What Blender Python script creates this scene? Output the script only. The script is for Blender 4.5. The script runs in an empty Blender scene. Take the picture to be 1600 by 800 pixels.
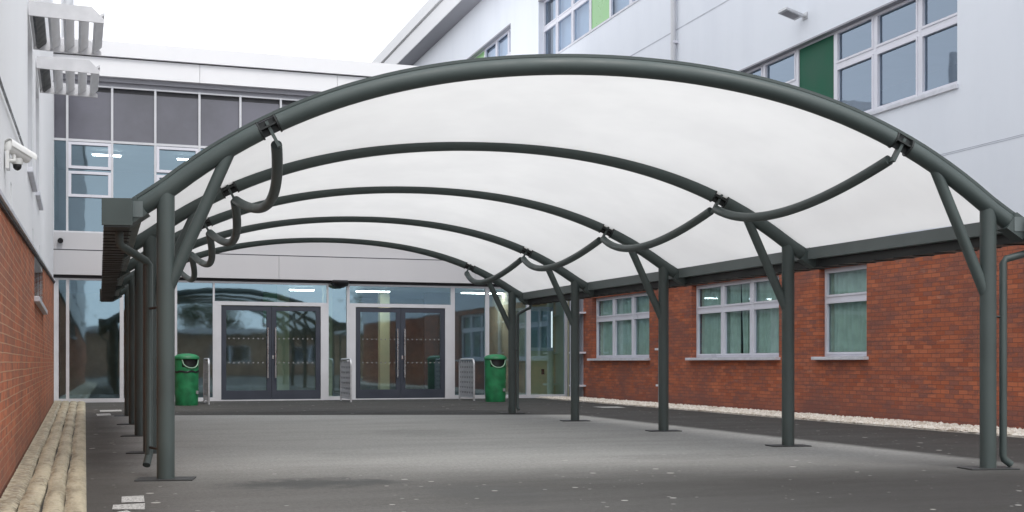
import bpy, bmesh, math, random
from mathutils import Vector, Matrix
random.seed(7)
sc = bpy.context.scene
COL = sc.collection
V = Vector

# ------------------------------------------------------------------ materials
def lin(r, g, b):
    f = lambda c: (c/255/12.92) if c/255 <= .04045 else ((c/255+.055)/1.055)**2.4
    return (f(r), f(g), f(b), 1)

class NT:
    def __init__(s, name):
        s.m = bpy.data.materials.new(name); s.m.use_nodes = True
        s.t = s.m.node_tree; s.n = s.t.nodes; s.l = s.t.links
        s.n.clear()
        s.out = s.n.new('ShaderNodeOutputMaterial')
    def new(s, typ, **kw):
        n = s.n.new(typ)
        for k, v in kw.items():
            if k.startswith('i_'):
                k2 = k[2:].replace('_', ' ')
                n.inputs[k2].default_value = v
            else: setattr(n, k, v)
        return n
    def link(s, a, b): s.l.new(a, b)
    def val(s, sock, x):
        if hasattr(x, 'is_output') or isinstance(x, bpy.types.NodeSocket): s.l.new(x, sock)
        else: sock.default_value = x
    def math(s, op, a, b=None, c=None, clamp=False):
        n = s.n.new('ShaderNodeMath'); n.operation = op; n.use_clamp = clamp
        s.val(n.inputs[0], a)
        if b is not None: s.val(n.inputs[1], b)
        if c is not None: s.val(n.inputs[2], c)
        return n.outputs[0]
    def mix(s, f, a, b, mode='MIX'):
        n = s.n.new('ShaderNodeMix'); n.data_type = 'RGBA'; n.blend_type = mode
        s.val(n.inputs[0], f); s.val(n.inputs[6], a); s.val(n.inputs[7], b)
        return n.outputs[2]
    def noise(s, vec, scale, detail=4, rough=.55, w=0):
        n = s.n.new('ShaderNodeTexNoise'); n.inputs['Scale'].default_value = scale
        n.inputs['Detail'].default_value = detail; n.inputs['Roughness'].default_value = rough
        if vec is not None: s.l.new(vec, n.inputs['Vector'])
        return n.outputs[0]
    def ramp(s, x, lo, hi, a=0., b=1., smooth=True):
        n = s.n.new('ShaderNodeMapRange'); n.interpolation_type = 'SMOOTHSTEP' if smooth else 'LINEAR'
        s.val(n.inputs[0], x); s.val(n.inputs[1], lo); s.val(n.inputs[2], hi); s.val(n.inputs[3], a); s.val(n.inputs[4], b)
        return n.outputs[0]
    def coord(s, which='Object'):
        return s.n.new('ShaderNodeTexCoord').outputs[which]
    def scalevec(s, v, x, y, z):
        n = s.n.new('ShaderNodeVectorMath'); n.operation = 'MULTIPLY'; s.l.new(v, n.inputs[0]); n.inputs[1].default_value = (x, y, z)
        return n.outputs[0]
    def principled(s, color, rough=.6, metal=0., bump=None, bs=.3, bd=.01, **kw):
        p = s.n.new('ShaderNodeBsdfPrincipled')
        s.val(p.inputs['Base Color'], color); s.val(p.inputs['Roughness'], rough); p.inputs['Metallic'].default_value = metal
        for k, v in kw.items(): s.val(p.inputs[k], v)
        if bump is not None:
            b = s.n.new('ShaderNodeBump'); b.inputs['Strength'].default_value = bs; b.inputs['Distance'].default_value = bd
            s.l.new(bump, b.inputs['Height']); s.l.new(b.outputs[0], p.inputs['Normal'])
        s.l.new(p.outputs[0], s.out.inputs[0])
        return p

def simple(name, col, rough=.5, metal=0., var=.12, scale=3., bump=0., bscale=80., spec=.5):
    t = NT(name); co = t.coord()
    n1 = t.noise(co, scale, 5)
    f = t.ramp(n1, .3, .7, 1-var, 1+var*.6)
    c = t.mix(1., col, (1, 1, 1, 1), 'MULTIPLY')
    comb = t.new('ShaderNodeCombineColor'); 
    for i in range(3): t.link(f, comb.inputs[i])
    c = t.mix(1., col, comb.outputs[0], 'MULTIPLY')
    r = t.ramp(n1, .3, .7, max(rough-.08, .02), min(rough+.1, 1))
    b = t.noise(co, bscale, 3) if bump else None
    p = t.principled(c, r, metal, b, bump, .004)
    p.inputs['Specular IOR Level'].default_value = spec
    return t.m

def glass(name, tint, gloss, base=.12, trans=.75, wav=.02, rg=.02):
    t = NT(name)
    co = t.coord()
    nz = t.noise(co, 1.1, 2)
    b = t.new('ShaderNodeBump'); b.inputs['Strength'].default_value = wav; b.inputs['Distance'].default_value = .05; t.link(nz, b.inputs['Height'])
    fr = t.new('ShaderNodeLayerWeight'); fr.inputs[0].default_value = .5; t.link(b.outputs[0], fr.inputs[1])
    f = t.math('ADD', t.math('MULTIPLY', t.math('POWER', fr.outputs[1], 4.), .8), base, clamp=True)
    tr = t.new('ShaderNodeBsdfTransparent'); tr.inputs[0].default_value = tuple(c*trans for c in tint[:3])+(1,)
    gl = t.new('ShaderNodeBsdfGlossy'); gl.inputs[0].default_value = gloss; gl.inputs['Roughness'].default_value = rg
    t.link(b.outputs[0], gl.inputs['Normal'])
    mx = t.new('ShaderNodeMixShader'); t.link(f, mx.inputs[0]); t.link(tr.outputs[0], mx.inputs[1]); t.link(gl.outputs[0], mx.inputs[2])
    t.link(mx.outputs[0], t.out.inputs[0])
    return t.m

def emit(name, col, s):
    t = NT(name); e = t.new('ShaderNodeEmission'); e.inputs[0].default_value = col; e.inputs[1].default_value = s
    t.link(e.outputs[0], t.out.inputs[0]); return t.m

def brick_mat(name, ca, cb, cdark, mortar, mf=.6, ef=.32, pf=.6):
    t = NT(name); uv = t.coord('UV')
    # slight wobble so that courses are not ruler straight
    nz = t.new('ShaderNodeTexNoise'); nz.inputs['Scale'].default_value = 2.3; t.link(uv, nz.inputs['Vector'])
    off = t.new('ShaderNodeVectorMath', operation='SUBTRACT'); t.link(nz.outputs['Color'], off.inputs[0]); off.inputs[1].default_value = (.5, .5, .5)
    sc_ = t.new('ShaderNodeVectorMath', operation='SCALE'); t.link(off.outputs[0], sc_.inputs[0]); sc_.inputs['Scale'].default_value = .012
    ad = t.new('ShaderNodeVectorMath', operation='ADD'); t.link(uv, ad.inputs[0]); t.link(sc_.outputs[0], ad.inputs[1])
    br = t.new('ShaderNodeTexBrick'); t.link(ad.outputs[0], br.inputs['Vector'])
    br.inputs['Scale'].default_value = 1; br.inputs['Brick Width'].default_value = .225; br.inputs['Row Height'].default_value = .075
    br.inputs['Mortar Size'].default_value = .006; br.inputs['Mortar Smooth'].default_value = .3; br.inputs['Bias'].default_value = 0
    br.inputs['Color1'].default_value = (0, 0, 0, 1); br.inputs['Color2'].default_value = (1, 1, 1, 1); br.inputs['Mortar'].default_value = (.5, .5, .5, 1)
    rnd = t.new('ShaderNodeSeparateColor'); t.link(br.outputs['Color'], rnd.inputs[0]); r = rnd.outputs[0]
    c = t.mix(r, ca, cb)
    # a few burnt bricks
    c = t.mix(t.ramp(r, .84, .95, 0, .75), c, cdark)
    big = t.noise(uv, .9, 5, .6)
    c = t.mix(t.ramp(big, .42, .68, 0, .75), c, cdark)
    patch_ = t.noise(t.scalevec(uv, 1.6, 5.5, 1), 1.1, 5, .7)
    c = t.mix(t.ramp(patch_, .48, .64, 0, pf), c, cdark)
    fine = t.noise(uv, 38, 5, .7)
    c = t.mix(t.ramp(fine, .35, .75, 0, .35), c, cb)
    eff = t.noise(t.scalevec(uv, 1.2, 3.5, 1), 1.7, 6, .7)
    c = t.mix(t.ramp(eff, .58, .8, 0, ef), c, lin(190, 165, 150))
    c = t.mix(t.math('MULTIPLY', br.outputs['Fac'], mf), c, mortar)
    suv = t.new('ShaderNodeSeparateXYZ'); t.link(uv, suv.inputs[0])
    damp = t.math('ADD', suv.outputs[1], t.math('MULTIPLY', t.noise(uv, 2.2, 5, .7), -.9))
    c = t.mix(t.ramp(damp, -.35, .12, .5, 0), c, cdark)
    h = t.math('ADD', t.math('MULTIPLY', br.outputs['Fac'], -1), t.math('MULTIPLY', fine, .35))
    t.principled(c, .88, 0, h, .7, .012)
    return t.m

M = {}
M['steel'] = simple('grey_green_paint', (.064, .084, .081, 1), .5, 0, .10, 2.2, .08, 120)
M['steel_dark'] = simple('dark_joint_steel', (.018, .022, .022, 1), .5, 0, .15, 6)
M['beam'] = simple('eave_beam_paint', (.15, .18, .18, 1), .45, 0, .1, 2.2)
M['gutter'] = simple('dark_gutter_metal', (.030, .036, .038, 1), .5, 0, .15, 3, .1, 60)
M['foot_shadow'] = simple('post_foot_shadow_tone', (.035, .037, .038, 1), .6, 0, .25, 9, .2, 60)  # near-black tone for the shadow patches at the post feet
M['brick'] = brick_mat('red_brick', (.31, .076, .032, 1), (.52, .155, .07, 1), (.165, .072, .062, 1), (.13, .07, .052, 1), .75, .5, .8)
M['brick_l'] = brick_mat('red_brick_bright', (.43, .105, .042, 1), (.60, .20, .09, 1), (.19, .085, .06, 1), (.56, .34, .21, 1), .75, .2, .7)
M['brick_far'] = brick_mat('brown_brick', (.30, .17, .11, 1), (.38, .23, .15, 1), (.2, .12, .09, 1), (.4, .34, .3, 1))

def render_mat(name, col, streak=.06):
    t = NT(name); uv = t.coord('UV')
    n = t.noise(t.scalevec(uv, .8, .15, 1), 1.2, 6, .6)
    n2 = t.noise(uv, 2.5, 6, .7)
    c = t.mix(t.ramp(n, .4, .75, 0, streak*3), col, (col[0]*.78, col[1]*.79, col[2]*.82, 1))
    c = t.mix(t.ramp(n2, .5, .8, 0, streak*2), c, (col[0]*.86, col[1]*.86, col[2]*.84, 1))
    t.principled(c, .85, 0, t.noise(uv, 160, 3), .12, .003)
    return t.m
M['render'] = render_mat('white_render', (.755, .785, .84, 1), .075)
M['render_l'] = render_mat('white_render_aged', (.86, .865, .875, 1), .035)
M['fascia'] = render_mat('grey_cladding', (.80, .80, .815, 1), .03)
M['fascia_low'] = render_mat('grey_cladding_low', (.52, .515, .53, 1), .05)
M['soffit'] = simple('grey_soffit', (.30, .30, .33, 1), .6, 0, .06)
M['shadow'] = simple('dark_trim_and_shade', (.03, .03, .035, 1), .6)  # dark trim and slots, also the painted shade above the upper glazing
M['joint'] = simple('render_joint', (.48, .50, .56, 1), .8)
M['frame'] = simple('white_window_frame', (.68, .68, .74, 1), .35, 0, .05, 1.5)
M['mull'] = simple('silver_mullion', (.58, .585, .61, 1), .38, .15, .06, 1.5)
M['door'] = simple('anthracite_door_frame', (.034, .040, .056, 1), .38, 0, .08, 2)
M['sill'] = simple('pale_sill', (.62, .63, .68, 1), .5, 0, .12, 5)
M['sub'] = simple('sunshade_aluminium', (.60, .60, .615, 1), .42, .25, .10, 4)
M['alu'] = simple('brushed_handle', (.62, .62, .62, 1), .25, .9, .05)
M['glass'] = glass('facade_glass', (.66, .80, .80), (.56, .80, .95, 1), .30, .95, .025, .03)
M['glass_up'] = glass('upper_facade_glass', (.60, .74, .80), (.60, .79, .92, 1), .25, .8, .03)
M['glass_r'] = glass('window_glass', (.72, .84, .90), (.74, .83, .98, 1), .07, .85, .03)
M['glass_first'] = glass('first_floor_glass', (.72, .84, .90), (.66, .80, .98, 1), .24, .85, .03)
M['spandrel'] = simple('grey_spandrel_glass', (.085, .083, .108, 1), .10, 0, .35, .45, spec=.9)
M['greenp'] = simple('dark_green_panel', (.018, .105, .062, 1), .55, 0, .12, 1, spec=.2)
M['limep'] = simple('pale_green_panel', (.24, .50, .20, 1), .35, 0, .1, 1)
M['blind'] = simple('white_blind', (.66, .66, .76, 1), .8, 0, .08, 2)
M['curtain'] = simple('green_curtain', (.74, .84, .66, 1), .85, 0, .12, 4)
M['bin'] = simple('green_bin_plastic', (.012, .165, .06, 1), .5, 0, .35, 4, .1, 40)
M['bin_dark'] = simple('black_band', (.01, .012, .012, 1), .5)
M['bin_rim'] = simple('faded_green_rim', (.26, .42, .30, 1), .5)
M['white_pl'] = simple('white_camera_housing', (.72, .72, .70, 1), .35, 0, .06, 6)
M['black'] = simple('black_plastic', (.012, .012, .014, 1), .3)
M['galv'] = simple('galvanised_steel', (.55, .56, .58, 1), .38, .5, .12, 8)
M['int_floor'] = simple('interior_floor', (.20, .22, .24, 1), .35, 0, .2, 2)
M['int_wall'] = simple('interior_wall', (.48, .43, .32, 1), .8, 0, .5, .7)
M['int_cream'] = simple('interior_cream', (.80, .76, .48, 1), .8, 0, .12, 1)
M['int_ceil'] = simple('interior_ceiling', (.45, .50, .52, 1), .8, 0, .1, 1)
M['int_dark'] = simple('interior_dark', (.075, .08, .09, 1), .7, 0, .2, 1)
M['int_mid'] = simple('interior_blue_grey', (.20, .27, .33, 1), .8, 0, .3, .6)
M['lamp'] = emit('strip_light_tube', (1, .98, .93, 1), 26)
M['dots'] = simple('frosted_dots', (.22, .23, .23, 1), .6)
M['pebble'] = None
M['bark'] = simple('bark', (.07, .055, .04, 1), .9, 0, .3, 10)
M['leaf'] = simple('leaf', (.045, .075, .03, 1), .7, 0, .5, 1.5)

# opal membrane
t = NT('opal_membrane'); co = t.coord()
nz = t.noise(co, .9, 3)
c = t.mix(t.ramp(nz, .3, .7), (.79, .79, .782, 1), (.735, .735, .73, 1))
c = t.mix(t.ramp(t.noise(co, 9, 5, .7), .55, .8, 0, .10), c, (.6, .6, .58, 1))
tl = t.new('ShaderNodeBsdfTranslucent'); t.link(c, tl.inputs[0])
df = t.new('ShaderNodeBsdfDiffuse'); t.link(c, df.inputs[0])
mx = t.new('ShaderNodeMixShader'); mx.inputs[0].default_value = .40
t.link(tl.outputs[0], mx.inputs[1]); t.link(df.outputs[0], mx.inputs[2]); t.link(mx.outputs[0], t.out.inputs[0])
M['membrane'] = t.m

# ground : dark asphalt with a paler resurfaced court under the shelter
t = NT('asphalt_court'); co = t.coord()
sx = t.new('ShaderNodeSeparateXYZ'); t.link(co, sx.inputs[0]); X, Y = sx.outputs[0], sx.outputs[1]
w1 = t.noise(co, .8, 5, .6); w2 = t.noise(co, 4.5, 5, .65)
wob = t.math('MULTIPLY', t.math('SUBTRACT', w1, .5), .7)
Xw = t.math('ADD', X, t.math('MULTIPLY', wob, .6)); Yw = t.math('ADD', Y, wob)
mL = t.math('MULTIPLY', t.ramp(Xw, -.05, .9), t.ramp(Xw, .5, 2.2, .86, 1))
mR = t.math('MULTIPLY', t.ramp(t.math('ADD', X, t.math('MULTIPLY', t.math('SUBTRACT', w2, .5), .25)), 8.85, 9.2, 1, 0), t.ramp(Xw, 4.5, 9.0, 1, .72))
mB = t.ramp(t.math('ADD', Y, t.math('MULTIPLY', X, .3)), 25.2, 25.5, 1, 0)
front = t.ramp(t.math('ADD', Yw, t.math('MULTIPLY', X, .19)), 10.2, 14.6)  # front fade darkens the colour to offset sun coming in under the arch
lowv = t.math('SUBTRACT', .23, t.math('MULTIPLY', X, .04))
lowv = t.math('MAXIMUM', lowv, .0)
fr = t.math('ADD', lowv, t.math('MULTIPLY', front, t.math('SUBTRACT', 1., lowv)))
mask = t.math('MULTIPLY', t.math('MULTIPLY', mL, mR), t.math('MULTIPLY', mB, fr))
grit = t.noise(co, 130, 4, .75); grit2 = t.noise(co, 24, 3, .8); mid = t.noise(t.scalevec(co, .35, 1, 1), 1.3, 6, .65)
asp = t.mix(t.ramp(grit, .3, .72), (.030, .028, .025, 1), (.10, .095, .085, 1))
asp = t.mix(t.ramp(grit2, .35, .7, 0, .5), asp, (.06, .055, .05, 1))
asp = t.mix(t.math('MULTIPLY', t.ramp(Xw, .8, 4.5), .58), asp, (.012, .011, .011, 1))  # asphalt colour darkened to the right to offset the sun on the open yard
slab = t.mix(t.ramp(grit, .3, .7), (.37, .37, .355, 1), (.56, .56, .54, 1))
slab = t.mix(t.ramp(mid, .42, .7, 0, .28), slab, (.29, .29, .28, 1))
slab = t.mix(t.ramp(grit2, .4, .75, 0, .35), slab, (.25, .25, .24, 1))
col = t.mix(mask, asp, slab)
fm_ = t.noise(t.scalevec(co, 1, .45, 1), 30, 4, .8)
col = t.mix(t.ramp(fm_, .38, .62, .0, .5), col, t.mix(1., col, (.55, .55, .54, 1), 'MULTIPLY'))
col = t.mix(t.ramp(w2, .55, .75, .0, .35), col, t.mix(1., col, (.62, .62, .60, 1), 'MULTIPLY'))
# damp dark patches with soft ragged outline
def blot(cx_, cy_, rx, ry, st):
    dx = t.math('DIVIDE', t.math('SUBTRACT', X, cx_), rx); dy = t.math('DIVIDE', t.math('SUBTRACT', Y, cy_), ry)
    d = t.math('SQRT', t.math('ADD', t.math('MULTIPLY', dx, dx), t.math('MULTIPLY', dy, dy)))
    d = t.math('ADD', d, t.math('MULTIPLY', t.math('SUBTRACT', w2, .5), 2.2))
    return t.ramp(d, .35, 1.15, st, 0)
for b in ((1.7, 10.55, .75, .5, .9), (2.2, 10.45, .45, .3, .8), (3.0, 9.3, .6, .9, .5), (4.6, 17.6, .9, 1.1, .22), (6.2, 12.2, 1.0, .5, .2), (2.9, 13.6, .8, .5, .15)):
    col = t.mix(blot(*b), col, (.055, .057, .056, 1))
# white flecks (gum, grit)
def flecks(scale, thr, keep, seedoff):
    mp = t.new('ShaderNodeVectorMath', operation='ADD'); t.link(co, mp.inputs[0]); mp.inputs[1].default_value = (seedoff, seedoff*.7, 0)
    vo = t.new('ShaderNodeTexVoronoi'); t.link(mp.outputs[0], vo.inputs['Vector']); vo.inputs['Scale'].default_value = scale
    sp = t.new('ShaderNodeSeparateColor'); t.link(vo.outputs['Color'], sp.inputs[0])
    return t.math('MULTIPLY', t.math('LESS_THAN', vo.outputs['Distance'], t.math('MULTIPLY', sp.outputs[1], thr)), t.math('GREATER_THAN', sp.outputs[0], keep))
col = t.mix(t.math('MULTIPLY', flecks(4.2, .17, .62, 3.1), .75), col, (.48, .47, .44, 1))
col = t.mix(t.math('MULTIPLY', flecks(11, .22, .80, 9.4), .6), col, (.40, .40, .38, 1))
t.principled(col, t.ramp(mid, .3, .7, .72, .9), 0, t.math('ADD', grit, t.math('MULTIPLY', grit2, .6)), .55, .008)
M['ground'] = t.m

# sand coloured ribbed strip
t = NT('sand_ribbed_concrete'); co = t.coord()
a = t.noise(t.scalevec(co, 3, .6, 3), 2.0, 6, .7); b = t.noise(co, 45, 4, .7)
c = t.mix(t.ramp(a, .35, .7), (.44, .385, .27, 1), (.25, .21, .14, 1))
c = t.mix(t.ramp(b, .35, .75, 0, .4), c, (.62, .56, .42, 1))
sy = t.new('ShaderNodeSeparateXYZ'); t.link(co, sy.inputs[0])
gr = t.math('SINE', t.math('ADD', t.math('MULTIPLY', sy.outputs[1], 2*math.pi/.105), t.math('MULTIPLY', t.noise(co, 6, 3), 5)))
c = t.mix(t.ramp(gr, .1, .95, 0, .55), c, (.13, .10, .065, 1))
c = t.mix(t.ramp(t.noise(t.scalevec(co, 2, .5, 1), 1.3, 5, .7), .5, .75, 0, .5), c, (.17, .14, .09, 1))
t.principled(c, .45, 0, b, .5, .006)
M['strip'] = t.m

t = NT('pale_gravel'); oi = t.coord()
vo = t.new('ShaderNodeTexVoronoi'); vo.inputs['Scale'].default_value = 16; t.link(oi, vo.inputs['Vector'])
sp = t.new('ShaderNodeSeparateColor'); t.link(vo.outputs['Color'], sp.inputs[0])
c = t.mix(sp.outputs[0], (.78, .74, .68, 1), (.52, .46, .38, 1))
c = t.mix(t.ramp(t.noise(oi, 1.6, 4), .55, .72, 0, .5), c, (.30, .22, .16, 1))
t.principled(c, .85); M['pebble'] = t.m

t = NT('worn_white_paint'); oi = t.coord()
n = t.noise(oi, 60, 4, .8)
c = t.mix(t.ramp(n, .48, .6), (.50, .50, .48, 1), (.10, .10, .10, 1))
t.principled(c, .8); M['paint'] = t.m

# ------------------------------------------------------------------ mesh helpers
def link(name, bm, mat, parent=None, smooth=False, bevel=0):
    bmesh.ops.recalc_face_normals(bm, faces=bm.faces) if not getattr(bm, '_norec', False) else None
    me = bpy.data.meshes.new(name); bm.to_mesh(me); bm.free()
    if smooth:
        for p in me.polygons: p.use_smooth = True
    o = bpy.data.objects.new(name, me); COL.objects.link(o)
    me.materials.append(M[mat] if isinstance(mat, str) else mat)
    if parent: o.parent = parent
    if bevel:
        m = o.modifiers.new('bevel', 'BEVEL'); m.width = bevel; m.segments = 2; m.limit_method = 'ANGLE'
    if smooth:
        try:
            me.set_sharp_from_angle(angle=math.radians(40))
        except Exception: pass
    return o

def empty(name, label, cat, loc=(0, 0, 0), group=None, kind=None):
    o = bpy.data.objects.new(name, None); COL.objects.link(o); o.location = loc; o.empty_display_size = .2
    tag(o, label, cat, group, kind); return o
def tag(o, label, cat, group=None, kind=None):
    if label: o['label'] = label
    if cat: o['category'] = cat
    if group: o['group'] = group
    if kind: o['kind'] = kind
    return o

class Frame:      # wall-local coordinates: u along, z up, d outward
    def __init__(s, o, u, n): s.o = V(o); s.u = V(u).normalized(); s.n = V(n).normalized()
    def __call__(s, u, z, d=0): return s.o + s.u*u + s.n*d + V((0, 0, z))
WORLD = Frame((0, 0, 0), (1, 0, 0), (0, 1, 0))

def box(bm, F, u0, u1, z0, z1, d0, d1):
    vs = [bm.verts.new(F(u, z, d)) for u in (u0, u1) for z in (z0, z1) for d in (d0, d1)]
    uvl = bm.loops.layers.uv.verify()
    for idx, kind in (((0, 1, 3, 2), 'd'), ((4, 6, 7, 5), 'd'), ((0, 4, 5, 1), 'z'), ((2, 3, 7, 6), 'z'), ((0, 2, 6, 4), 'f'), ((1, 5, 7, 3), 'f')):
        f = bm.faces.new([vs[i] for i in idx])
        for i, l in zip(idx, f.loops):
            u = (u0, u1)[i >> 2]; z = (z0, z1)[(i >> 1) & 1]; d = (d0, d1)[i & 1]
            l[uvl].uv = (u, z) if kind == 'f' else ((d, z) if kind == 'd' else (u, d))
def boxes(name, mat, F, lst, parent=None, bevel=0):
    bm = bmesh.new()
    for b in lst: box(bm, F, *b)
    return link(name, bm, mat, parent, bevel=bevel)

def tube(bm, pts, r, n=16, cap=True):
    pts = [V(p) for p in pts]; rings = []
    up = None
    for i, p in enumerate(pts):
        a = pts[max(i-1, 0)]; b = pts[min(i+1, len(pts)-1)]; tdir = (b-a).normalized()
        if up is None:
            up = V((0, 0, 1)) if abs(tdir.z) < .9 else V((1, 0, 0))
        x = tdir.cross(up).normalized(); y = x.cross(tdir).normalized(); up = y
        rr = r[i] if isinstance(r, (list, tuple)) else r
        rings.append([bm.verts.new(p + x*math.cos(k*2*math.pi/n)*rr + y*math.sin(k*2*math.pi/n)*rr) for k in range(n)])
    for A, B in zip(rings, rings[1:]):
        for k in range(n): bm.faces.new((A[k], A[(k+1) % n], B[(k+1) % n], B[k]))
    if cap: bm.faces.new(rings[0][::-1]); bm.faces.new(rings[-1])
def tubes(name, mat, lst, parent=None, n=16):
    bm = bmesh.new()
    for pts, r in lst: tube(bm, pts, r, n)
    return link(name, bm, mat, parent, smooth=True)
def lathe(bm, c, prof, n=32):
    c = V(c); rings = []
    for r, z in prof: rings.append([bm.verts.new(c+V((r*math.cos(k*2*math.pi/n), r*math.sin(k*2*math.pi/n), z))) for k in range(n)])
    for A, B in zip(rings, rings[1:]):
        for k in range(n): bm.faces.new((A[k], A[(k+1) % n], B[(k+1) % n], B[k]))
    bm.faces.new(rings[0][::-1]); bm.faces.new(rings[-1])

def wall(name, mat, F, u0, u1, z0, z1, holes=(), reveal=.2, parent=None, d=0, thick=.3):
    us = sorted({u0, u1, *[h[0] for h in holes], *[h[1] for h in holes]}); zs = sorted({z0, z1, *[h[2] for h in holes], *[h[3] for h in holes]})
    bm = bmesh.new(); uvl = bm.loops.layers.uv.verify()
    def quad(pp, uv):
        f = bm.faces.new([bm.verts.new(p) for p in pp])
        for l, c in zip(f.loops, uv): l[uvl].uv = c
    for a, b in zip(us, us[1:]):
        for c, e in zip(zs, zs[1:]):
            mu, mz = (a+b)/2, (c+e)/2
            if any(h[0] < mu < h[1] and h[2] < mz < h[3] for h in holes): continue
            for dd in (d, d-thick):
                quad([F(a, c, dd), F(b, c, dd), F(b, e, dd), F(a, e, dd)], [(a, c), (b, c), (b, e), (a, e)])
    def rim(a, b, c, e, x):
        quad([F(a, c, d), F(a, e, d), F(a, e, d-x), F(a, c, d-x)], [(a, c), (a, e), (a-x, e), (a-x, c)])
        quad([F(b, c, d), F(b, e, d), F(b, e, d-x), F(b, c, d-x)], [(b, c), (b, e), (b+x, e), (b+x, c)])
        quad([F(a, c, d), F(b, c, d), F(b, c, d-x), F(a, c, d-x)], [(a, c), (b, c), (b, c-x), (a, c-x)])
        quad([F(a, e, d), F(b, e, d), F(b, e, d-x), F(a, e, d-x)], [(a, e), (b, e), (b, e+x), (a, e+x)])
    for h in holes: rim(*h, thick)
    rim(u0, u1, z0, z1, thick)
    bmesh.ops.remove_doubles(bm, verts=bm.verts, dist=1e-5)
    return link(name, bm, mat, parent)

def window(F, cuts, rows, dep, parent, pane_mat='glass_r', bar=.055, name='window', skip=(), sill=None, depth=.07, sash=True):
    """frame with cells; cuts/rows are the lines of the bars; skip = set of column indices without glass"""
    bm = bmesh.new()
    u0, u1, z0, z1 = cuts[0], cuts[-1], rows[0], rows[-1]
    for i, u in enumerate(cuts):
        a, b = (u, u+bar*1.1) if i == 0 else ((u-bar*1.1, u) if i == len(cuts)-1 else (u-bar*.8, u+bar*.8))
        box(bm, F, a, b, z0, z1, dep-depth, dep)
    for i, z in enumerate(rows):
        a, b = (z, z+bar) if i == 0 else ((z-bar, z) if i == len(rows)-1 else (z-bar*.8, z+bar*.8))
        for j, (p, q) in enumerate(zip(cuts, cuts[1:])):
            if j in skip and 0 < i < len(rows)-1: continue
            box(bm, F, p+bar*.8, q-bar*.8, a, b, dep-depth+.003, dep-.003)
    # sash frames standing a little proud
    if sash:
        for j, (p, q) in enumerate(zip(cuts, cuts[1:])):
            if j in skip: continue
            for c, e in zip(rows, rows[1:]):
                p2, q2, c2, e2 = p+bar*.8, q-bar*.8, c+bar*.8, e-bar*.8; w = .04
                for bb in ((p2, p2+w, c2, e2), (q2-w, q2, c2, e2), (p2+w, q2-w, c2, c2+w), (p2+w, q2-w, e2-w, e2)):
                    box(bm, F, *bb, dep-depth+.012, dep+.012)
    w = link(name, bm, 'frame', parent)
    d1 = dep-depth*.6; e0, e1 = rows[0]+bar*.4, rows[-1]-bar*.4
    run_ = []; runs = []
    for j in range(len(cuts)-1):
        if j in skip:
            if run_: runs.append(run_)
            run_ = []
        else: run_.append(j)
    if run_: runs.append(run_)
    for g_ in runs:                      # one glass sheet for each run of lights between solid panels
        a, b = cuts[g_[0]]+bar*.5, cuts[g_[-1]+1]-bar*.5
        bm = bmesh.new(); bm.faces.new([bm.verts.new(F(*q)) for q in ((a, e0, d1), (b, e0, d1), (b, e1, d1), (a, e1, d1))])
        link('pane', bm, pane_mat, w)
    if sill: boxes('sill', 'sill', F, [sill], w, bevel=.008)
    return w

def pleats(name, F, spans, z0, z1, d, parent, mat='curtain', pitch=.15, amp=.034):
    bm = bmesh.new()
    for (a, b, lean) in spans:
        n = max(2, int((b-a)/.012)); prev = None
        ph = random.random()*6
        for i in range(n+1):
            u = a+(b-a)*i/n; k = (u/pitch)*2*math.pi+ph
            s = math.sin(k)*amp + math.sin(k*.37+1)*amp*.5
            top = bm.verts.new(F(u, z1, d+s*.7)); bot = bm.verts.new(F(u+lean*(i/n), z0, d+s))
            if prev: bm.faces.new((prev[1], bot, top, prev[0]))
            prev = (top, bot)
    o = link(name, bm, mat, parent, smooth=True); return o

# ------------------------------------------------------------------ world, light, camera
W = bpy.data.worlds.new('World'); sc.world = W; W.use_nodes = True
n = W.node_tree.nodes; l = W.node_tree.links; bg = n['Background']
sky = n.new('ShaderNodeTexSky'); sky.sky_type = 'NISHITA'; sky.sun_disc = False
SUN_EL, SUN_AZ = 56, 170
sky.sun_elevation = math.radians(SUN_EL); sky.sun_rotation = math.radians(SUN_AZ)
hs = n.new('ShaderNodeHueSaturation'); hs.inputs['Saturation'].default_value = .25; l.new(sky.outputs[0], hs.inputs['Color'])
mixn = n.new('ShaderNodeMix'); mixn.data_type = 'RGBA'; mixn.inputs[0].default_value = .82
l.new(hs.outputs[0], mixn.inputs[6]); mixn.inputs[7].default_value = (12.9, 13.2, 13.8, 1)   # thick even cloud
l.new(mixn.outputs[2], bg.inputs[0]); bg.inputs[1].default_value = .10
sd = bpy.data.lights.new('sun', 'SUN'); sd.energy = 1.5; sd.angle = math.radians(30); sd.color = (1, .965, .92)
so = bpy.data.objects.new('sun', sd); COL.objects.link(so)
az = math.radians(SUN_AZ); el = math.radians(SUN_EL)
dirv = V((math.sin(az)*math.cos(el), math.cos(az)*math.cos(el), math.sin(el)))
so.rotation_euler = dirv.to_track_quat('Z', 'Y').to_euler(); so.location = (0, 0, 30)

cam = bpy.data.cameras.new('camera'); co_ = bpy.data.objects.new('camera', cam); COL.objects.link(co_)
YAW = math.radians(18.832)
co_.location = (0, 0, 1.05); co_.rotation_euler = (math.pi/2, 0, -YAW)
cam.sensor_width = 36; cam.lens = 42.75; cam.shift_y = .10375; cam.clip_end = 500; cam.clip_start = .05
sc.camera = co_
sc.view_settings.view_transform = 'Standard'; sc.view_settings.look = 'None'; sc.view_settings.gamma = 1; sc.view_settings.exposure = .43

# ------------------------------------------------------------------ ground
bm = bmesh.new()
bmesh.ops.create_grid(bm, x_segments=2, y_segments=2, size=250)
tag(link('ground', bm, 'ground'), 'dark asphalt school yard with a paler grey court under the canopy', 'ground', kind='structure')

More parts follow.
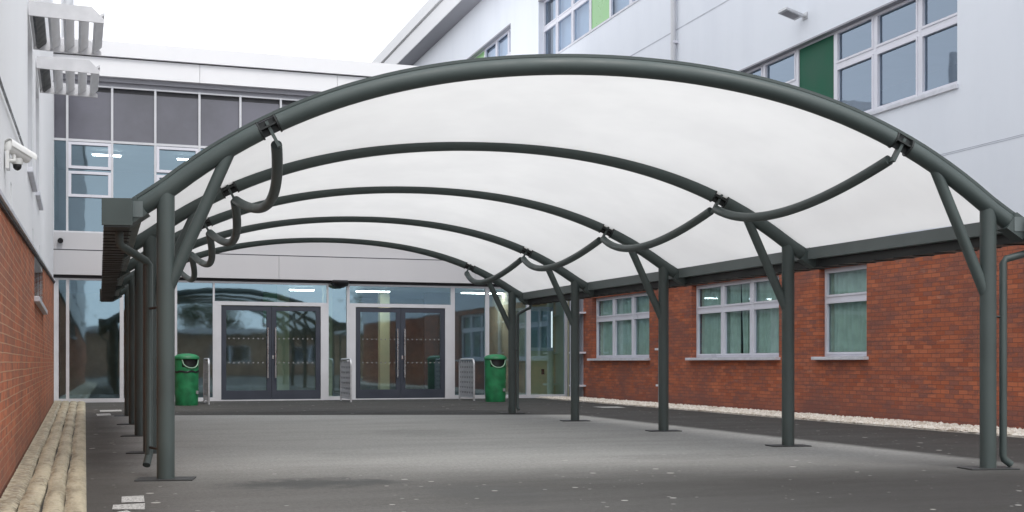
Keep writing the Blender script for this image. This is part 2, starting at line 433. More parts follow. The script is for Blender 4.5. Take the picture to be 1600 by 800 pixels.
# ribbed sand coloured strip along the left wall : four overlapping rows
LA, LB = V((-.68, 9.2, 0)), V((-1.04, 32.3, 0))
lu = (LB-LA).normalized(); ln = V((lu.y, -lu.x, 0))
LF = Frame(LA - lu*9.2, lu, ln)          # u ~ Y
strip = empty('ribbed_path', 'sand coloured strip of four ribbed concrete rows along the left brick wall', 'path', (0, 0, 0), kind='structure')
for r in range(4):
    bm = bmesh.new(); prev = None
    u = 2.0; step = .0175; rowphase = random.random()*6
    ss = [0, .25, .5, .75, 1]
    wv = random.random()*10
    while u < 33.6:
        # strip tapers away from the wall angle: the outer edge stays parallel to the yard
        y = u
        xin = LF(u, 0, .02).x; xout = -.075 - (u-9.2)*.009
        wd = (xout-xin)/4
        wob_ = .006*math.sin(u*1.1+wv) + .003*math.sin(u*4.3+wv*2)
        ring = []
        amp = .0085*(.5+.5*(r/3))
        crumple = (.006 if r < 2 else .002)
        for s in ss:
            x = xin + wd*(r+s*(.93 if r < 3 else 1.0)) + (wob_ if 0 < r+s < 4 else 0)
            ripple = amp*2.6*(.5-abs(math.sin(.5*u/.105*2*math.pi/1.0+rowphase + 1.5*math.sin(s*2.4)+.6*math.sin(u*3)))**.8)
            cr = crumple*(math.sin(u*17.3+s*5+r)+math.sin(u*29.9-s*7+r*2)*.7+math.sin(u*43+s*9)*.7)*.6
            z = .060 - .008*r - .010*s + ripple + cr
            if s == 1: z -= .022
            if s == 0 and r > 0: z -= .012
            ring.append(bm.verts.new((x, y, max(z, .006))))
        ring.append(bm.verts.new((ring[-1].co.x+.003, y, 0.001)))
        if prev:
            for a_, b_, c_, d_ in zip(prev, prev[1:], ring[1:], ring): bm.faces.new((a_, b_, c_, d_))
        prev = ring; u += step
    link('ribbed_row', bm, 'strip', strip, smooth=True)

# pale gravel along the foot of the right wall
bm = bmesh.new()
box(bm, WORLD, 12.15, 13.27, -.02, .02, 5, 33.5)
for _ in range(7500):
    y = 12+random.random()**1.15*21.4; x = random.uniform(12.15, 13.25); s = random.uniform(.018, .045)
    vs = [V((1, 0, 0)), V((-.9, .1, 0)), V((0, 1, .1)), V((.1, -1, 0)), V((0, 0, .8)), V((0, 0, -.6))]
    ang = random.random()*6.3; cs, sn = math.cos(ang), math.sin(ang)
    vv = []
    for p in vs:
        p = V((p.x*1.3, p.y*.9, p.z))*s*random.uniform(.8, 1.15)
        vv.append(bm.verts.new((x+p.x*cs-p.y*sn, y+p.x*sn+p.y*cs, .024+p.z+random.random()*.01)))
    for a_, b_, c_ in ((0, 2, 4), (2, 1, 4), (1, 3, 4), (3, 0, 4), (2, 0, 5), (1, 2, 5), (3, 1, 5), (0, 3, 5)): bm.faces.new((vv[a_], vv[b_], vv[c_]))
bm.normal_update()
tag(link('gravel', bm, 'pebble'), 'pale gravel strip at the foot of the right brick wall', 'gravel', kind='stuff')

# worn painted marks
def patch(pts, mat='paint', z=.005):
    bm = bmesh.new(); bm.faces.new([bm.verts.new((x, y, z)) for x, y in pts]); return bm
for pts in ([(.10, 9.09), (.32, 9.02), (.335, 9.42), (.11, 9.38)], [(.17, 9.52), (.335, 9.50), (.345, 9.97), (.18, 9.93)], [(.14, 8.72), (.24, 8.8), (.2, 9.0), (.13, 8.93)],
            [(-.02, 26.0), (.25, 26.2), (.26, 25.2), (0, 25.0)], [(.05, 28.0), (.5, 28.1), (.5, 27.2), (.06, 27.1)], [(11.0, 26.4), (11.6, 26.3), (11.5, 25.6), (11.0, 25.8)]):
    tag(link('painted_mark', patch(pts), 'paint'), 'worn white painted mark on the dark asphalt', 'painted mark', 'worn painted marks on the asphalt', 'structure')

# ------------------------------------------------------------------ CANOPY
can = empty('canopy_shelter', 'large grey green steel shelter with barrel arches and white translucent roof', 'canopy', (.58, 11.3, 0))
inv = Matrix.Translation(-can.location)
def cpart(o):      # keep world placement under the empty
    if o.parent == can: o.matrix_parent_inverse = inv
    return o
frames = []
for i in range(5):
    P = V((.58, 11.3+3.41*i, 0)); Q = V((*[(8.31, 9.83), (8.19, 13.3), (8.17, 16.8), (8.08, 20.2), (8.05, 23.6)][i], 0))
    frames.append((P, Q))
def fm(fi):
    i0 = max(0, min(3, int(math.floor(fi)))); k = fi-i0
    P = frames[i0][0].lerp(frames[i0+1][0], k) if True else None
    Q = frames[i0][1].lerp(frames[i0+1][1], k)
    return P, Q
HS = 3.9
KR = (1, .915, .877, .837, .805); SHF = (0, .045, .055, .06, .06)      # the vault flattens slightly towards the doors
def zc(d): return 3.83 - .058*d*d - .0016*d**4 if abs(d) < 3.9 else 3.83-.058*15.21-.0016*231.3 - (abs(d)-3.9)*.68
def ap(fi, d, off=0):          # point on the arch of frame fi, d metres from its centre; off along the outward normal
    P, Q = fm(fi); e = (Q-P).normalized(); c = (P+Q)/2; k = (Q-P).length/2/HS
    sl = (zc(d+.01)-zc(d-.01))/.02
    nn = (V((0, 0, 1)) - e*sl).normalized()
    g_ = max(0, min(4, fi)); i0_ = min(3, int(g_)); q_ = g_-i0_
    kk = KR[i0_]*(1-q_)+KR[i0_+1]*q_; sh = SHF[i0_]*(1-q_)+SHF[i0_+1]*q_
    p = c+e*d*k; p.z = 2.58+(zc(d)-2.58)*kk-sh
    return p + nn*off
RT = .082
JD = 3.0; GAP = .085
for i in range(5):
    P, Q = frames[i]
    for a, b in ((-4.2, -JD-GAP), (-JD+GAP, JD-GAP), (JD+GAP, 4.2)):
        nseg = max(6, int((b-a)/.12))
        cpart(tubes('arch_tube', 'steel', [([ap(i, a+(b-a)*k/nseg) for k in range(nseg+1)], RT)], can, 20))
    for s in (-1, 1):
        # joint : cross plates between two flange discs
        p = ap(i, s*JD); t_ = (ap(i, s*JD+.02)-ap(i, s*JD-.02)).normalized(); nn = (ap(i, s*JD, .1)-p).normalized(); w_ = t_.cross(nn)
        bm = bmesh.new()
        def obox(c, A, B, C_, ha, hb, hc):
            vs = [bm.verts.new(c+A*ha*x+B*hb*y+C_*hc*z) for x in (-1, 1) for y in (-1, 1) for z in (-1, 1)]
            for f in ((0, 1, 3, 2), (4, 6, 7, 5), (0, 4, 5, 1), (2, 3, 7, 6), (0, 2, 6, 4), (1, 5, 7, 3)): bm.faces.new([vs[q] for q in f])
        obox(p, t_, nn, w_, GAP-.002, .07, .008); obox(p, t_, w_, nn, GAP-.002, .07, .008)
        for e_ in (-1, 1): tube(bm, [p+t_*(e_*GAP-.008), p+t_*(e_*GAP+.008)], RT+.006, 20)
        j = cpart(link('joint_bracket', bm, 'steel_dark', can))
        bm = bmesh.new(); obox(p-nn*.075, t_, nn, w_, .014, .125, .05)
        cpart(link('hanger_plate', bm, 'steel', j))
        # post
        base = (P if s < 0 else Q)
        top = ap(i, s*3.9).z
        po = cpart(tubes('post', 'steel', [([(base.x, base.y, .012), (base.x, base.y, top)], .078)], can, 24))
        e = (Q-P).normalized(); FP = Frame((base.x, base.y, 0), e, V((-e.y, e.x, 0)))
        cpart(boxes('post_foot_shadow', 'foot_shadow', FP, [(-.25, .25, .001, .012, -.15, .15)], po, bevel=.003))  # thin dark sheet standing in for the shadow round the post foot
        # strut
        b0 = V((base.x, base.y, 1.66)); b1 = ap(i, s*3.33)
        cpart(tubes('strut', 'steel', [([b0, b1], .055)], can, 18))
        # square sleeve where the arch meets the gutter
        p2 = ap(i, s*4.18); t2 = (ap(i, s*4.15)-ap(i, s*4.05)).normalized(); n2 = (ap(i, s*4.18, .1)-p2).normalized(); w2_ = t2.cross(n2)
        bm = bmesh.new(); obox(p2, t2, n2, w2_, .10, .095, .095)
        cpart(link('arch_end_sleeve', bm, 'steel', can))
    # keder rail on top of the arch holding the roof sheet
    bm = bmesh.new(); N = 60
    for sgn in ((0,) if 0 < i < 4 else (0,)):
        prev = None
        for k in range(N+1):
            d = -4.15+8.3*k/N; e = (Q-P).normalized(); w_ = V((-e.y, e.x, 0))
            c = ap(i, d, RT+.012); nn = (ap(i, d, .5)-ap(i, d)).normalized()
            ring = [bm.verts.new(c+w_*x*.03+nn*y*.014) for x, y in ((-1, -1), (1, -1), (1, 1), (-1, 1))]
            if prev:
                for q in range(4): bm.faces.new((prev[q], prev[(q+1) % 4], ring[(q+1) % 4], ring[q]))
            prev = ring
    cpart(link('roof_rail', bm, 'steel', can))
# roof sheets
for i in range(4):
    bm = bmesh.new(); NU, NV = 72, 14; grid = []
    for k in range(NU+1):
        d = -4.18+8.36*k/NU; row = []
        for j in range(NV+1):
            f = j/NV; off = -.004 + .062*(abs(d)/4.0)**1.5 + .11*math.sin(f*math.pi)**.7
            row.append(bm.verts.new(ap(i+f, d, off)))
        grid.append(row)
    for k in range(NU):
        for j in range(NV): bm.faces.new((grid[k][j], grid[k+1][j], grid[k+1][j+1], grid[k][j+1]))
    cpart(link('roof_membrane', bm, 'membrane', can, smooth=True))
# bow shaped tie tubes hung between the joints
for i in range(4):
    for s in (-1, 1):
        pts = []
        N = 26
        for k in range(N+1):
            f = k/N; a = (f-.5)*2
            sag = 1-a*a
            p = ap(i+f, s*JD); nn = (ap(i+f, s*JD, .1)-p).normalized()
            # start and end tucked under the hanger plates
            q = ap(i+.02+f*.96, s*JD) - nn*(.165+.32*sag)
            pts.append(q)
        cpart(tubes('tie_bow', 'steel', [(pts, .052)], can, 18))
# eave beams, gutters, downpipes
for s in (-1, 1):
    def ev(fi, d, z):
        p = ap(fi, s*d); p = V((p.x, p.y, z)); return p
    def run(name, mat, cs, f0=-.03, f1=4.03, seg=16, parent=can, ribs=0):
        bm = bmesh.new(); prev = None
        for k in range(seg+1):
            fi = f0+(f1-f0)*k/seg
            P_, Q_ = frames[0] if fi < 0 else (frames[4] if fi > 4 else fm(fi))
            base = ap(max(0, min(4, fi)), 0)
            ring = []
            for d, z in cs:
                p = V(ap(max(0, min(4, fi)), s*d)); p.z = z
                p.y += (fi-max(0, min(4, fi)))*3.42
                ring.append(bm.verts.new(p))
            if prev:
                for q in range(len(cs)): bm.faces.new((prev[q], prev[(q+1) % len(cs)], ring[(q+1) % len(cs)], ring[q]))
            else: bm.faces.new(ring[::-1])
            prev = ring
        bm.faces.new(prev)
        return cpart(link(name, bm, mat, parent))
    run('eave_beam', 'beam', [(4.10, 2.335), (4.10, 2.475), (4.20, 2.475), (4.20, 2.335)])
    gu = run('gutter', 'gutter', [(4.21, 2.235), (4.21, 2.46), (4.225, 2.46), (4.225, 2.25), (4.415, 2.25), (4.415, 2.47), (4.43, 2.47), (4.43, 2.235)], -.05, 4.05)
    # gutter brackets / seams under the gutter
    for k in range(0, 41):
        fi = .05+k*.0975
        pa = V(ap(fi, s*4.19)); pb = V(ap(fi, s*4.435)); pa.z = pb.z = 2.227
        u_ = (pb-pa); F_ = Frame(pa, u_, V((-u_.y, u_.x, 0)))
        bm = bmesh.new(); box(bm, F_, 0, u_.length, 0, .007, -.012, .012)
        cpart(link('gutter_strap', bm, 'steel_dark', gu))
    # end cap
    for fi, yo in ((0, -.17), (4, .17)):
        pa = V(ap(fi, s*4.2)); pb = V(ap(fi, s*4.45)); pa.y += yo; pb.y += yo; u_ = pb-pa; F_ = Frame(V((pa.x, pa.y, 0)), V((u_.x, u_.y, 0)), V((-u_.y, u_.x, 0)))
        cpart(boxes('gutter_end_cap', 'steel', F_, [(-.01, .25, 2.25, 2.49, -.012, .012)], gu, bevel=.003))

def downpipe(pts, r=.034, br=()):
    o = cpart(tubes('downpipe', 'steel', [(pts, r)], can, 14))
    for b in br: cpart(tubes('pipe_bracket', 'steel_dark', [(b, .012)], o, 8))
    return o
downpipe([(.19, 11.55, 2.27), (.19, 11.55, 2.13), (.21, 11.57, 2.10), (.43, 11.78, 1.99), (.455, 11.80, 1.96), (.455, 11.80, .19), (.43, 11.72, .10)], .036,
         [[(.455, 11.8, 1.55), (.58, 11.3, 1.55)], [(.455, 11.8, .26), (.58, 11.3, .26)]])
downpipe([(8.78, 9.72, 2.27), (8.76, 9.72, 2.17), (8.70, 9.73, 2.13), (8.50, 9.80, 2.07), (8.475, 9.81, 2.03), (8.475, 9.81, .13), (8.49, 9.81, .09), (8.56, 9.80, .04)], .036,
         [[(8.475, 9.81, 1.5), (8.24, 9.85, 1.5)]])
downpipe([(8.55, 23.85, 2.27), (8.53, 23.85, 2.18), (8.45, 23.88, 2.15), (8.30, 23.92, 2.06), (8.28, 23.93, 2.0), (8.28, 23.93, .12), (8.30, 23.9, .06)], .034,
         [[(8.28, 23.93, 1.3), (8.06, 23.61, 1.3)]])

# ------------------------------------------------------------------ RIGHT BUILDING
RB = empty('school_building', 'three storey school block with white render over red brick on the right', 'building', (13.3, 20, 0))
invR = Matrix.Translation(-RB.location)
def rp(o):
    for x in [o]+list(o.children):
        x.matrix_parent_inverse = invR if x.parent == RB else Matrix.Identity(4)
    return o
RF = Frame((13.3, 0, 0), (0, 1, 0), (-1, 0, 0))
g1 = (28.17, 31.95, 1.12, 2.86); g2 = (21.95, 25.85, 1.12, 2.86); g3 = (18.93, 20.48, 1.12, 2.86)
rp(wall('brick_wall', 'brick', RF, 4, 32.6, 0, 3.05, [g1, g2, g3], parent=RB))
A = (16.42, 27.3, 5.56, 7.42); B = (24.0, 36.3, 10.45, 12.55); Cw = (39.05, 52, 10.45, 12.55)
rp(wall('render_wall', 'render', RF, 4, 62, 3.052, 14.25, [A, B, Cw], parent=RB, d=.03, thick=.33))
rp(boxes('base_course', 'sill', RF, [(4, 32.6, 3.035, 3.05, .002, .045)], RB))
rp(boxes('pier', 'soffit', RF, [(32.6, 33.7, 0, 3.05, -.2, .02)], RB))
for (a, b, z0, z1), n_ in ((g1, 3), (g2, 3), (g3, 1)):
    cuts = [a+(b-a)*k/n_ for k in range(n_+1)]
    w = window(RF, cuts, [z0+.04, 2.27, z1], -.13, RB, sill=(a-.06, b+.10, z0-.025, z0+.035, -.12, .12))
    rp(w)
    if n_ == 3:
        m0, m1 = cuts[1], cuts[2]
        if a > 25: spans = [(a, b, .0)]
        else: spans = [(a, m0+.35, -.02), (m0+.35, m0+.70, -.12), (m0+.75, b, .03)]
    else: spans = [(a, b, 0)]
    pleats('curtain', RF, spans, z0+.06, z1-.04, -.26, w)
    # dark room behind
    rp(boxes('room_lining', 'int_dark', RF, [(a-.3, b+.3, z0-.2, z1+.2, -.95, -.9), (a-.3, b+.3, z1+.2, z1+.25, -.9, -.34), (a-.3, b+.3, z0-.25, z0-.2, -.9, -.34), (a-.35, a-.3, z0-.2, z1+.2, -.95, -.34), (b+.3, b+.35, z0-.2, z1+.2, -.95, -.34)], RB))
# first floor strip
cutsA = [16.42, 17.55, 18.82, 20.08, 21.42, 22.73, 23.94, 25.2, 26.2, 27.3]
w = rp(window(RF, cutsA, [A[2]+.03, 6.72, A[3]], -.10, RB, pane_mat='glass_first', skip={3, 7}, bar=.06, sill=(A[0]-.03, A[1]+.03, A[2]-.05, A[2]+.026, -.1, .075)))
for j in (3, 7): boxes('infill_panel', 'greenp', RF, [(cutsA[j]+.055, cutsA[j+1]-.055, A[2]+.09, A[3]-.05, -.16, -.125)], w)
rp(boxes('head_trim', 'soffit', RF, [(A[0], A[1], A[3]-.035, A[3]-.002, -.09, .04)], RB))
# room with ceiling and a pale roller blind in the far panes
rp(boxes('room_lining', 'int_mid', RF, [(16.2, 27.5, 4.9, 4.95, -5, -.34), (16.2, 27.5, 4.95, 7.9, -5.05, -5), (16.15, 16.2, 4.9, 7.9, -5, -.34), (27.5, 27.55, 4.9, 7.9, -5, -.34)], RB))
rp(boxes('ceiling', 'int_ceil', RF, [(16.2, 27.5, 7.76, 7.8, -5, -.34)], RB))
# second floor strips
cutsB = [24.0, 25.3, 26.6, 28.0, 29.6, 31.0, 32.4, 33.8, 35.1, 36.3]
w = rp(window(RF, cutsB, [B[2]+.03, 11.62, B[3]], -.14, RB, skip={5}, bar=.06, sill=(B[0]-.03, B[1]+.0, B[2]-.04, B[2]+.026, -.12, .05)))
boxes('infill_panel', 'limep', RF, [(cutsB[5]+.055, cutsB[6]-.055, B[2]+.09, B[3]-.06, -.19, -.16)], w)
boxes('blind', 'blind', RF, [(B[0]+.1, 35.9, B[2]+.05, B[3]-.05, -.34, -.32)], w)
cutsC = [39.05, 39.75, 41.1, 42.5, 43.9, 45.3, 46.7, 48.1, 49.4, 50.7, 52]
w = rp(window(RF, cutsC, [Cw[2]+.03, 11.62, Cw[3]], -.14, RB, skip={3, 8}, bar=.06, sill=(Cw[0]-.03, Cw[1], Cw[2]-.04, Cw[2]+.026, -.12, .05)))
for j in (3, 8): boxes('infill_panel', 'limep', RF, [(cutsC[j]+.055, cutsC[j+1]-.055, Cw[2]+.09, Cw[3]-.06, -.19, -.16)], w)
boxes('blind', 'blind', RF, [(Cw[0]+.1, Cw[1]-.1, Cw[2]+.05, Cw[3]-.05, -.34, -.32)], w)
for q in (B, Cw):
    rp(boxes('head_trim', 'soffit', RF, [(q[0], q[1], q[3]-.05, q[3]-.002, -.13, .045)], RB))
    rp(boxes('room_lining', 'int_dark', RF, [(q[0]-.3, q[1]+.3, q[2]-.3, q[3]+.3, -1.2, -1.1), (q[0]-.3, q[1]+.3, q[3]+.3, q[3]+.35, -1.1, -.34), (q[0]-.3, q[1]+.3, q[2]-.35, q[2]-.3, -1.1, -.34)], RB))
# joints in the render
rp(boxes('render_joint', 'joint', RF, [(4, 62, 4.470, 4.480, .02, .034), (4, 62, 4.496, 4.506, .02, .034)], RB))
rp(boxes('render_joint', 'joint', RF, [(4, 62, 9.08, 9.11, .02, .034)], RB))
# roof with deep soffit and stepped fascia
rp(boxes('roof', 'fascia', RF, [(4, 62.3, 14.28, 14.95, .58, .72), (4, 62.3, 15.02, 15.5, .50, .80), (4, 62.3, 14.95, 15.02, .5, .66), (4, 62.3, 15.3, 15.45, -8, .5), (62, 62.3, 14.28, 15.3, -8, .5)], RB))
rp(boxes('soffit', 'soffit', RF, [(4, 62.2, 14.255, 14.275, -8, .70)], RB))
rp(boxes('end_wall', 'render', RF, [(61.9, 62.0, 0, 14.25, -8, -.32), (4, 4.1, 0, 14.25, -8, -.32)], RB))
# rain pipe on the white wall with a swan neck above the brick
bmx = tubes('rain_pipe', 'mull', [([(13.17, 26.55, 14.2), (13.17, 26.55, 3.6), (13.17, 26.75, 3.3), (13.20, 27.1, 3.0), (13.22, 27.32, 2.8), (13.22, 27.34, .05)], .065)], RB, 14); rp(bmx)
for z in (12.4, 11.1, 9.9, 8.75, 7.5, 6.2, 5.0, 3.8):
    o = boxes('pipe_clip', 'frame', RF, [(26.46, 26.64, z, z+.05, .03, .17)], bmx)
for z in (2.42, 1.35, .45):
    o = boxes('pipe_clip', 'frame', RF, [(27.24, 27.56 if z > 1 else 27.5, z, z+.05, .0, .14)], bmx)
# white corner pipe next to the glazed front
cp = rp(tubes('rain_pipe', 'frame', [([(13.05, 32.75, 3.0), (13.05, 32.75, .05)], .10)], RB, 14))
for z in (2.45, 1.3, .35): boxes('pipe_clip', 'frame', RF, [(32.4, 32.85, z, z+.05, 0, .36)], cp)

# ------------------------------------------------------------------ LEFT BUILDING
LBd = empty('brick_building', 'school wing with white render above red brick at the left edge', 'building', (-.7, 10, 0))
invL = Matrix.Translation(-LBd.location)
def lp(o):
    o.matrix_parent_inverse = invL; return o
# brick with slightly rising top : build as strips with a sloping head
def ztop(u): return 2.24+(u-9.87)*.0367
bm = bmesh.new(); uvl = bm.loops.layers.uv.verify()
lh = (17.9, 22.6, 1.93, 9)     # window recess cut right up to the coping
def lq(pp):
    f = bm.faces.new([bm.verts.new(LF(*p)) for p in pp])
    vert = abs(pp[0][0]-pp[2][0]) < 1e-6
    for l_, p in zip(f.loops, pp): l_[uvl].uv = (p[2]+p[0], p[1]) if vert else (p[0], p[1]+p[2])
segs = [2, 6, 10, 14, 17.9, 20, 22.6, 27, 33.4]
for a, b in zip(segs, segs[1:]):
    hole = 17.8 < (a+b)/2 < 22.6
    za, zb = (1.93, 1.93) if hole else (ztop(a), ztop(b))
    lq([(a, 0, 0), (b, 0, 0), (b, zb, 0), (a, za, 0)])
    if hole: lq([(a, 1.93, 0), (b, 1.93, 0), (b, 1.93, -.3), (a, 1.93, -.3)])
for u in (17.9, 22.6): lq([(u, 1.93, 0), (u, ztop(u), 0), (u, ztop(u), -.3), (u, 1.93, -.3)])
lq([(2, 0, 0), (2, ztop(2), 0), (2, ztop(2), -.3), (2, 0, -.3)])
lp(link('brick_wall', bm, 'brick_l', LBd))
# coping drip between brick and render
bm = bmesh.new()
for a, b in zip(segs, segs[1:]):
    vs = []
    for u, in ((a,), (b,)):
        for z, d in ((0, -.02), (0, .045), (.035, .045), (.035, -.02)): vs.append(bm.verts.new(LF(u, ztop(u)+z, d)))
    for q in range(4): bm.faces.new((vs[q], vs[(q+1) % 4], vs[4+(q+1) % 4], vs[4+q]))
lp(link('coping', bm, 'sill', LBd))
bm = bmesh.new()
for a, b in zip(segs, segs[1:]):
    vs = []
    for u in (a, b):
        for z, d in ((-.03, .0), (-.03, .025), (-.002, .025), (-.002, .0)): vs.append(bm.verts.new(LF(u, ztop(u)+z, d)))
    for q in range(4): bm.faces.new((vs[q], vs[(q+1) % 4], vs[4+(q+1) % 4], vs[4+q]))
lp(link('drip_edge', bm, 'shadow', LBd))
w = lp(window(LF, [17.9, 19.5, 21.1, 22.6], [1.96, 2.55], -.21, LBd, sill=(17.8, 22.7, 1.88, 1.955, -.1, .07)))
for ch in w.children: ch.matrix_parent_inverse = Matrix.Identity(4)
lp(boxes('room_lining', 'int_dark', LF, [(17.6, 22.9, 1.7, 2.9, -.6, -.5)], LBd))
u1 = (15.75, 17.4, 3.38, 5.2); u2 = (18.85, 20.5, 3.5, 5.2); slots = [(11.7, 11.9, 2.40, 2.66), (17.55, 17.8, 2.62, 2.86), (20.7, 21.0, 2.74, 2.92)]
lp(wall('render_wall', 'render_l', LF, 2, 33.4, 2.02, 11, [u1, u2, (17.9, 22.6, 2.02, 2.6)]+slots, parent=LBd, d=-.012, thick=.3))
for q in (u1, u2):
    w = lp(window(LF, [q[0], (q[0]+q[1])/2, q[1]], [q[2], q[3]], -.12, LBd, sill=(q[0]-.1, q[1]+.1, q[2]-.05, q[2]+.01, -.1, .05)))
    for ch in w.children: ch.matrix_parent_inverse = Matrix.Identity(4)
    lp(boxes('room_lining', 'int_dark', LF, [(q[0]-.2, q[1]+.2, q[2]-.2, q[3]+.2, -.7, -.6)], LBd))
for q in slots: lp(boxes('vent_slot', 'shadow', LF, [(q[0], q[1], q[2], q[3], -.10, -.06)], LBd))
lp(boxes('flat_roof', 'fascia', LF, [(2, 33.4, 11.0, 11.2, -9, .1)], LBd))
lp(boxes('end_wall', 'render_l', LF, [(2, 2.1, 0, 11, -9, -.32)], LBd))
# sunshades
for q, zt in ((u1, 5.40), (u2, 5.47)):
    bm = bmesh.new()
    for uu in (q[0]-.02, q[1]+.02):          # end plates with a chamfered nose
        prof = [(0, 0), (.86, -.02), (.86, .03), (.72, .17), (0, .17)]
        A_ = [bm.verts.new(LF(uu, zt-.17+z, .0+d)) for d, z in prof]; B_ = [bm.verts.new(LF(uu+.03, zt-.17+z, .0+d)) for d, z in prof]
        bm.faces.new(A_); bm.faces.new(B_[::-1])
        for k in range(5): bm.faces.new((A_[k], A_[(k+1) % 5], B_[(k+1) % 5], B_[k]))
    box(bm, LF, q[0]-.019, q[1]+.049, zt-.12, zt-.05, .001, .035)
    sh = lp(link('sunshade', bm, 'sub', LBd))
    for k in range(5):
        bm = bmesh.new(); d0 = .04+k*.175
        # tilted aerofoil blade
        prof = [(d0, zt-.15), (d0+.03, zt-.165), (d0+.125, zt-.08), (d0+.13, zt-.05), (d0+.09, zt-.07)]
        A_ = [bm.verts.new(LF(q[0]+.01, z, d)) for d, z in prof]; B_ = [bm.verts.new(LF(q[1]+.02, z, d)) for d, z in prof]
        bm.faces.new(A_[::-1]); bm.faces.new(B_)
        for j in range(5): bm.faces.new((A_[j], A_[(j+1) % 5], B_[(j+1) % 5], B_[j]))
        link('blade', bm, 'steel_dark' if k == 0 else 'sub', sh)

# ------------------------------------------------------------------ GLAZED BUILDING
GB = empty('glazed_building', 'two storey glazed entrance block with pale grey fascias closing the yard', 'building', (6, 33.7, 0))
invG = Matrix.Translation(-GB.location)
def gp(o):
    o.matrix_parent_inverse = invG; return o
GF = Frame((0, 33.7, 0), (1, 0, 0), (0, -1, 0))
XL, XR = -1.12, 13.28
gp(boxes('roof_fascia', 'fascia', GF, [(XL-.2, 14.6, 9.03, 9.42, -.1, .32)] + [(a, b, 8.52, 9.0, -.1, .24) for a, b in zip([XL-.2, 2.60, 6.3, 10.0], [2.59, 6.29, 9.99, 14.6])], GB))
gp(boxes('fascia_shadow_gap', 'shadow', GF, [(XL-.2, 14.6, 9.0, 9.03, -.1, .22)], GB))
gp(boxes('soffit', 'soffit', GF, [(XL-.2, 14.6, 8.40, 8.52, -.2, .12), (XL-.2, 14.6, 8.30, 8.40, -.2, .04)], GB))
gp(boxes('flat_roof', 'fascia', GF, [(XL-.2, 14.6, 9.2, 9.35, -9.5, -.1)], GB))
gp(boxes('floor_fascia', 'fascia_low', GF, [(XL-.2, 13.28, 3.98, 4.42, -.1, .16)] + [(a, b, 3.32, 3.95, -.1, .22) for a, b in zip([XL-.2, 4.7, 10.3], [4.692, 10.292, 13.28])], GB))
gp(boxes('fascia_shadow_gap', 'shadow', GF, [(XL-.2, 13.28, 3.95, 3.98, -.1, .17), (XL-.1, 13.28, 3.24, 3.32, -.12, .05)], GB))
# upper curtain wall
ucuts = [-1.12, -.74, .37, 1.46, 2.60, 3.68, 4.77, 5.86, 6.95, 8.04, 9.13, 10.22, 11.31, 12.4, 13.28]
lst = []
for i, u in enumerate(ucuts):
    wd = .06 if i == 0 else .028
    lst.append((u-(.0 if i == 0 else wd), u+wd, 4.42, 8.30, -.05, .06))
for a, b in zip(ucuts, ucuts[1:]):
    for z, h in ((4.44, .03), (6.84, .03), (8.28, .02)): lst.append((a+.028, b-.028, z-h, z+h, -.045, .05))
cw = gp(boxes('curtain_wall_frame', 'mull', GF, lst, GB))
bm = bmesh.new(); box(bm, GF, XL, XR, 6.87, 8.28, -.06, -.03); link('spandrel_glass', bm, 'spandrel', cw)
bm = bmesh.new()
for a, b in zip(ucuts, ucuts[1:]):
    bm.faces.new([bm.verts.new(GF(*p)) for p in ((a, 4.45, -.02), (b, 4.45, -.02), (b, 6.84, -.02), (a, 6.84, -.02))])
link('pane', bm, 'glass_up', cw)
boxes('head_shade_strip', 'shadow', GF, [(XL, XR, 8.15, 8.28, -.028, -.022)], cw)  # dark band painted in as the shade under the roof soffit
for o in cw.children: o.matrix_parent_inverse = Matrix.Identity(4)
for i in (1, 3, 5, 7, 9, 11):
    a, b = ucuts[i]+.03, ucuts[i+1]-.03
    for z0, z1 in ((5.36, 6.03), (6.10, 6.79)):
        w = gp(boxes('opening_light', 'frame', GF, [(a, a+.07, z0, z1, -.01, .075), (b-.07, b, z0, z1, -.01, .075), (a+.07, b-.07, z0, z0+.07, -.01, .075), (a+.07, b-.07, z1-.07, z1, -.01, .075)], GB))
# rooms
def room(x0, x1, z0, z1, dd, wallm, floorm, ceilm):
    F = GF
    gp(boxes('room_wall', wallm, F, [(x0, x1, z0, z1, -dd-.05, -dd), (x0-.05, x0, z0, z1, -dd, -.15), (x1, x1+.05, z0, z1, -dd, -.15)], GB))
    gp(boxes('room_floor', floorm, F, [(x0, x1, z0-.05, z0+.008, -dd, -.07)], GB))
    gp(boxes('room_ceiling', ceilm, F, [(x0, x1, z1, z1+.05, -dd, -.07)], GB))
room(XL, XR, 4.3, 6.95, 6, 'int_mid', 'int_dark', 'int_ceil')
room(XL, 12.0, 0.0, 3.28, 8, 'int_wall', 'int_floor', 'int_ceil')
# right-hand cream lobby
gp(boxes('lobby_wall', 'int_cream', GF, [(12.05, 13.3, 0, 1.42, -1.5, -1.42), (12.05, 12.35, 1.42, 3.28, -1.5, -1.42), (12.05, 13.3, 2.75, 3.28, -1.5, -1.42), (12.02, 12.06, 0, 3.28, -1.42, -.1), (13.30, 13.36, 0, 3.28, -1.42, -.1), (12.06, 13.3, 3.28, 3.33, -1.5, -.1)], GB))
gp(boxes('lobby_window', 'frame', GF, [(12.35, 13.3, 1.40, 1.50, -1.44, -1.34), (12.35, 13.3, 2.62, 2.75, -1.44, -1.38), (12.35, 12.41, 1.5, 2.62, -1.44, -1.38), (12.86, 12.92, 1.5, 2.62, -1.44, -1.38)], GB))
gp(boxes('lobby_blind', 'int_mid', GF, [(12.35, 13.3, 1.45, 2.7, -1.6, -1.55)], GB))
gp(boxes('lobby_floor', 'int_floor', GF, [(12.06, 13.3, -.05, .01, -1.42, -.07)], GB))
gp(boxes('socket', 'black', GF, [(12.93, 13.02, .68, .84, -1.42, -1.39)], GB))
